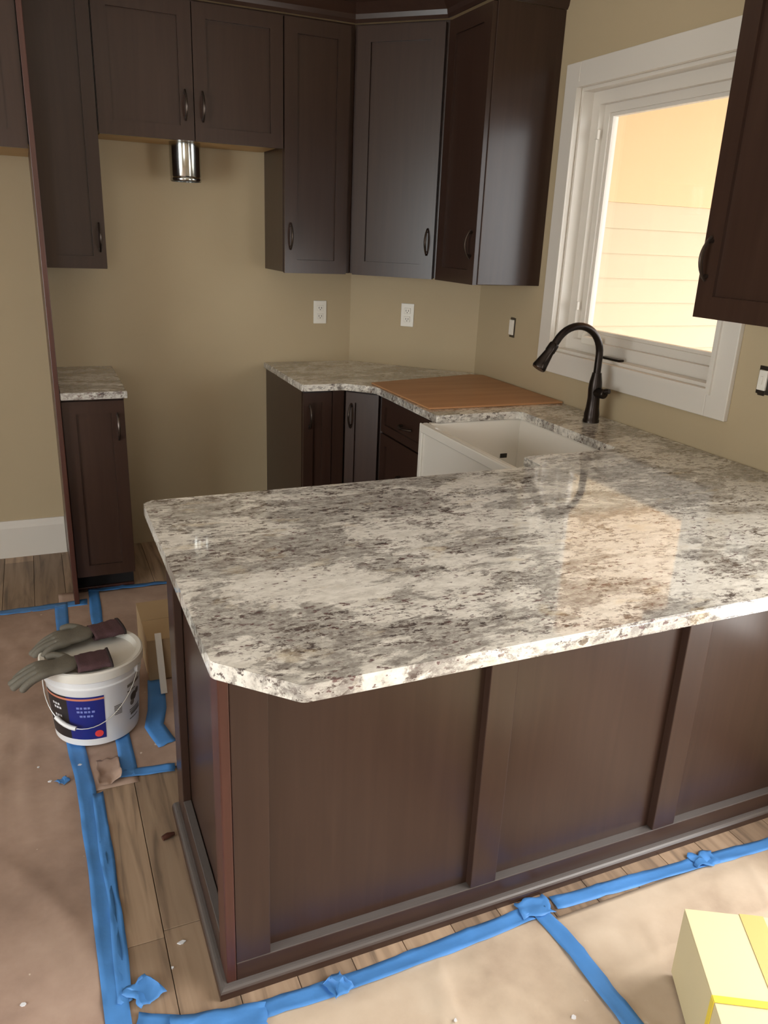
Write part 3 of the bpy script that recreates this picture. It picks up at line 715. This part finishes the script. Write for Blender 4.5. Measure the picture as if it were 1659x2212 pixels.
# ------------------------------------------------------------------ pail with lid, label and bail
PX, PY, PZ = -.178, 1.098, .0105
c = thing('plastic_pail', 'white plastic pail with blue label standing on the taped paper', 'pail', (PX, PY, PZ))
RB, RT, H = .128, .147, .262
def pr(z): return RB+(RT-RB)*z/H
MB().lathe([(.0, .004), (RB-.01, .004), (RB-.006, 0), (RB, .004), (pr(.2), .2), (pr(.205)+.004, .207), (pr(.21)+.004, .212), (pr(.22), .216), (pr(.232), .232), (pr(.236)+.004, .236), (pr(.24)+.004, .241), (pr(.25), .245), (RT, H), (RT-.004, H), (RB-.004, .008), (0, .008)], seg=56).build('body', M['pail'], c, 35)
MB().lathe([(0, H-.012), (RT-.018, H-.012), (RT-.010, H+.006), (RT+.003, H+.008), (RT+.008, H+.004), (RT+.008, H-.022), (RT+.004, H-.024), (RT+.004, H-.001), (RT-.006, H-.001)], seg=56).build('lid', M['lid'], c, 35)
def wrap(name, mat, a0, a1, z0, z1, off=.0006, par=c, n=24):
    def f(u, v_):
        a = math.radians(a0+(a1-a0)*u); z = z0+(z1-z0)*v_; r_ = pr(z)+off; return (r_*math.cos(a), r_*math.sin(a), z)
    return MB().quad_grid(f, n, 2).build(name, M[mat], par, 60)
# angle: -90 faces the camera side (-y); camera right is larger angle
lb = wrap('label', 'navy', -128, -82, .028, .185)
wrap('label_black_band', 'black', -168, -128, .028, .185); wrap('label_orange_line', 'orange', -168, -82, .172, .179, .0012)
for z, a0, n_ in ((.142, -116, 4), (.128, -116, 5), (.112, -113, 4)):
    for k in range(n_): wrap('label_lettering', 'pale', a0+k*4.6, a0+k*4.6+3.6-(k % 2)*.8, z, z+.0075, .0014, n=3)
for z, a0, n_ in ((.145, -152, 3), (.132, -150, 3), (.102, -151, 3)):
    for k in range(n_): wrap('label_lettering', 'white', a0+k*4.5, a0+k*4.5+3.2, z, z+.008, .0014, n=3)
def disc(a0, z0, r_, mat, nm):
    m = MB(); cz = m.bm.verts.new(((pr(z0)+.0018)*math.cos(math.radians(a0)), (pr(z0)+.0018)*math.sin(math.radians(a0)), z0)); ring = []
    for k in range(16):
        t_ = 2*math.pi*k/16; z = z0+r_*math.sin(t_); a = math.radians(a0)+r_*math.cos(t_)/pr(z); ring.append(m.bm.verts.new(((pr(z)+.0018)*math.cos(a), (pr(z)+.0018)*math.sin(a), z)))
    for k in range(16): m.bm.faces.new((cz, ring[k], ring[(k+1) % 16]))
    m.build(nm, M[mat], c)
disc(-91, .048, .0125, 'red', 'label_red_seal')
for k in range(7): wrap('barcode_bar', 'grey', -70, -59, .098+k*.0052, .1008+k*.0052, .0012, n=6)
for z, a0, a1, t_ in ((.175, -50, -24, .010), (.158, -50, -34, .004), (.085, -46, -22, .004), (.078, -46, -22, .004), (.066, -44, -20, .010), (.052, -46, -26, .004)): wrap('print_line', 'grey', a0, a1, z, z+t_, .0012, n=10)
disc(-38, .132, .016, 'black', 'print_emblem'); disc(-30, .142, .011, 'black', 'print_emblem'); disc(-41, .112, .010, 'grey', 'print_emblem')
bl = []
for k in range(25):
    t_ = k/24; a = math.radians(-20-160*t_+ -10); s_ = math.sin(math.pi*t_)
    z = .222-.142*s_**.9; bl.append(((pr(z)+.005+.012*s_)*math.cos(a), (pr(z)+.005+.012*s_)*math.sin(a), z))
bw = MB().tube(bl, .0016, 8).build('bail', M['wire'], c, 40)
MB().tube([bl[k] for k in range(13, 18)], .0072, 10).build('grip', M['pail'], bw, 40)
for i in (0, 24): 
    q = Vector(bl[i]); dq = Vector((q.x, q.y, 0)).normalized()
    MB().tube([q-dq*.008, q+dq*.004], .013, 12).build('bail_ear', M['pail'], c, 40)

# ------------------------------------------------------------------ work gloves on the pail
def glove(name, loc, rz, label, curl, seed, tilt=0.0, droop=0.0):
    """cuff along local -x .. 0, palm 0..0.1, fingers beyond along +x"""
    t = thing(name, label, 'glove', loc, rz, None); t.rotation_euler = (0, tilt, rz); t.scale = (1.14, 1.14, 1.05)
    m = bpy.data.meshes.new('hand'); V, E, Rr = [], [], []
    def add(p, r_, par):
        V.append(p); Rr.append(r_)
        if par is not None: E.append((par, len(V)-1))
        return len(V)-1
    w = add((0, 0, .0), (.034, .013), None); p1 = add((.045, 0, .002), (.042, .015), w); p2 = add((.085, 0, .004), (.044, .015), p1)
    for j, (y, L_) in enumerate(((-.033, .07), (-.011, .082), (.011, .078), (.033, .06))):
        par = p2; x, z = .095, .004; a = droop+.1*math.sin(seed+j)
        b0 = add((.105, y, .004), (.0125, .0125), p2); par = b0
        for k in range(3):
            a += curl*(.55+.25*math.sin(seed*2+j+k)); x2 = V[par][0]+math.cos(a)*L_/3; z2 = V[par][2]-math.sin(a)*L_/3
            par = add((x2, y*(1+.12*k), z2), (.0118-.0008*k,)*2, par)
    q = add((.03, -.038, .002), (.013, .013), p1); q = add((.055, -.062, .004), (.0125, .0125), q); q = add((.08, -.072, .002-.01*curl), (.011, .011), q)
    m.from_pydata(V, E, []); o = bpy.data.objects.new('hand', m); COL.objects.link(o); o.parent = t; m.materials.append(M['glove'])
    sk = o.modifiers.new('skin', 'SKIN'); sk.use_smooth_shade = True; sk.branch_smoothing = .3
    sv = m.skin_vertices[0].data if m.skin_vertices else None
    if sv is None:
        bpy.context.view_layer.objects.active = o
        bmm = bmesh.new(); bmm.from_mesh(m); bmm.verts.layers.skin.verify(); bmm.to_mesh(m); bmm.free(); sv = m.skin_vertices[0].data
    for i, r_ in enumerate(Rr): sv[i].radius = r_
    sv[0].use_root = True
    o.modifiers.new('sub', 'SUBSURF').levels = 2; o.modifiers['sub'].render_levels = 2
    # flattened knit cuff sleeve
    def f(u, v_):
        a = 2*math.pi*u; wd = .040+.006*v_+.002*math.sin(9*v_+seed); th = .013-.002*v_
        sg = math.copysign(abs(math.cos(a))**.6, math.cos(a)); sh = math.copysign(abs(math.sin(a))**.8, math.sin(a))
        return (.012-.085*v_, wd*sg, th*sh+.001*math.sin(40*v_)+.002*noise.noise(Vector((u*6, v_*4, seed))))
    b_ = MB(); g = [[b_.bm.verts.new(f(i/28, j/10)) for j in range(11)] for i in range(28)]
    for i in range(28):
        for j in range(10): b_.bm.faces.new((g[i][j], g[(i+1) % 28][j], g[(i+1) % 28][j+1], g[i][j+1]))
    cf = b_.build('cuff', M['cuff'], t, 60); cf.modifiers.new('thick', 'SOLIDIFY').thickness = .002
    hm = MB(); g = [[hm.bm.verts.new(Vector(f(i/28, .95+.07*j))*1.0+Vector((0, .0022*math.copysign(1, math.cos(2*math.pi*i/28)), .0022*math.sin(2*math.pi*i/28)))) for j in range(2)] for i in range(28)]
    for i in range(28): hm.bm.faces.new((g[i][0], g[(i+1) % 28][0], g[(i+1) % 28][1], g[i][1]))
    h_ = hm.build('hem', M['dkcuff'], cf, 60); h_.modifiers.new('thick', 'SOLIDIFY').thickness = .003
    return t
ZL = PZ+H+.008
glove('work_glove', (PX+.02, PY+.09, ZL+.013), math.radians(192), 'grey work glove with maroon cuff curled at the back of the pail lid', .55, 1.3)
glove('work_glove', (PX-.035, PY-.098, ZL+.013), math.radians(185), 'grey work glove with maroon cuff hanging over the front edge of the pail lid', .32, 4.1, 0, .28)

# ------------------------------------------------------------------ cartons
BO = Vector((.93, -.322, .0135)); ang = math.atan2(-.49, .872)
c = thing('strapped_carton', 'yellow cardboard carton with yellow strap and packing tape on the paper', 'carton', BO, ang)
bw_, bl_, bh = .42, .62, .182
# local x along far edge, local -y towards the camera
MB().box(0, bw_, -bl_, 0, 0, bh-.004, .002).build('body', M['cardy'], c)
MB().box(0, .155, -bl_, 0, bh-.0035, bh, .001).build('flap', M['cardy'], c); MB().box(.158, bw_, -bl_, 0, bh-.0035, bh+.0005, .001).build('flap', M['cardy'], c)
MB().box(.115, .165, -bl_-.0006, .0006, bh+.0006, bh+.0012).build('packing_tape', M['packtape'], c); MB().box(.115, .165, .0006, .0012, bh-.06, bh+.0012).build('packing_tape', M['packtape'], c)
st = MB(); st.box(-.0015, bw_+.0015, -.225, -.210, bh+.0012, bh+.0026); st.box(-.0022, -.0006, -.225, -.210, 0.0, bh+.0026); st.box(bw_+.0006, bw_+.0022, -.225, -.210, 0, bh+.0026)
st.build('strap', M['strap'], c)
c = thing('cardboard_box', 'open brown cardboard box standing behind the peninsula beside the pail', 'carton', (.012, 1.30, .0105), 0)
t_ = .005; bx_, by_, bz_ = .40, .32, .155
m = MB(); m.box(0, t_, 0, by_, 0, bz_); m.box(bx_-t_, bx_, 0, by_, 0, bz_); m.box(t_, bx_-t_, 0, t_, 0, bz_); m.box(t_, bx_-t_, by_-t_, by_, 0, bz_); m.box(t_, bx_-t_, t_, by_-t_, 0, t_)
m.build('body', M['card'], c)
for (x0, x1, y0, y1) in ((0, bx_, 0, by_/2-.002), (0, bx_, by_/2+.002, by_)): MB().box(x0, x1, y0, y1, bz_+.0003, bz_+.005).build('flap', M['card'], c)
tag(MB().box(-.011, .011, -.005, .005, 0, .21, .001, Matrix.Translation((.048, 1.20, .012)) @ Matrix.Rotation(-.42, 4, 'X')).build('trim_offcut', M['trim']), 'white trim offcut leaning on the brown cardboard box', 'offcut')
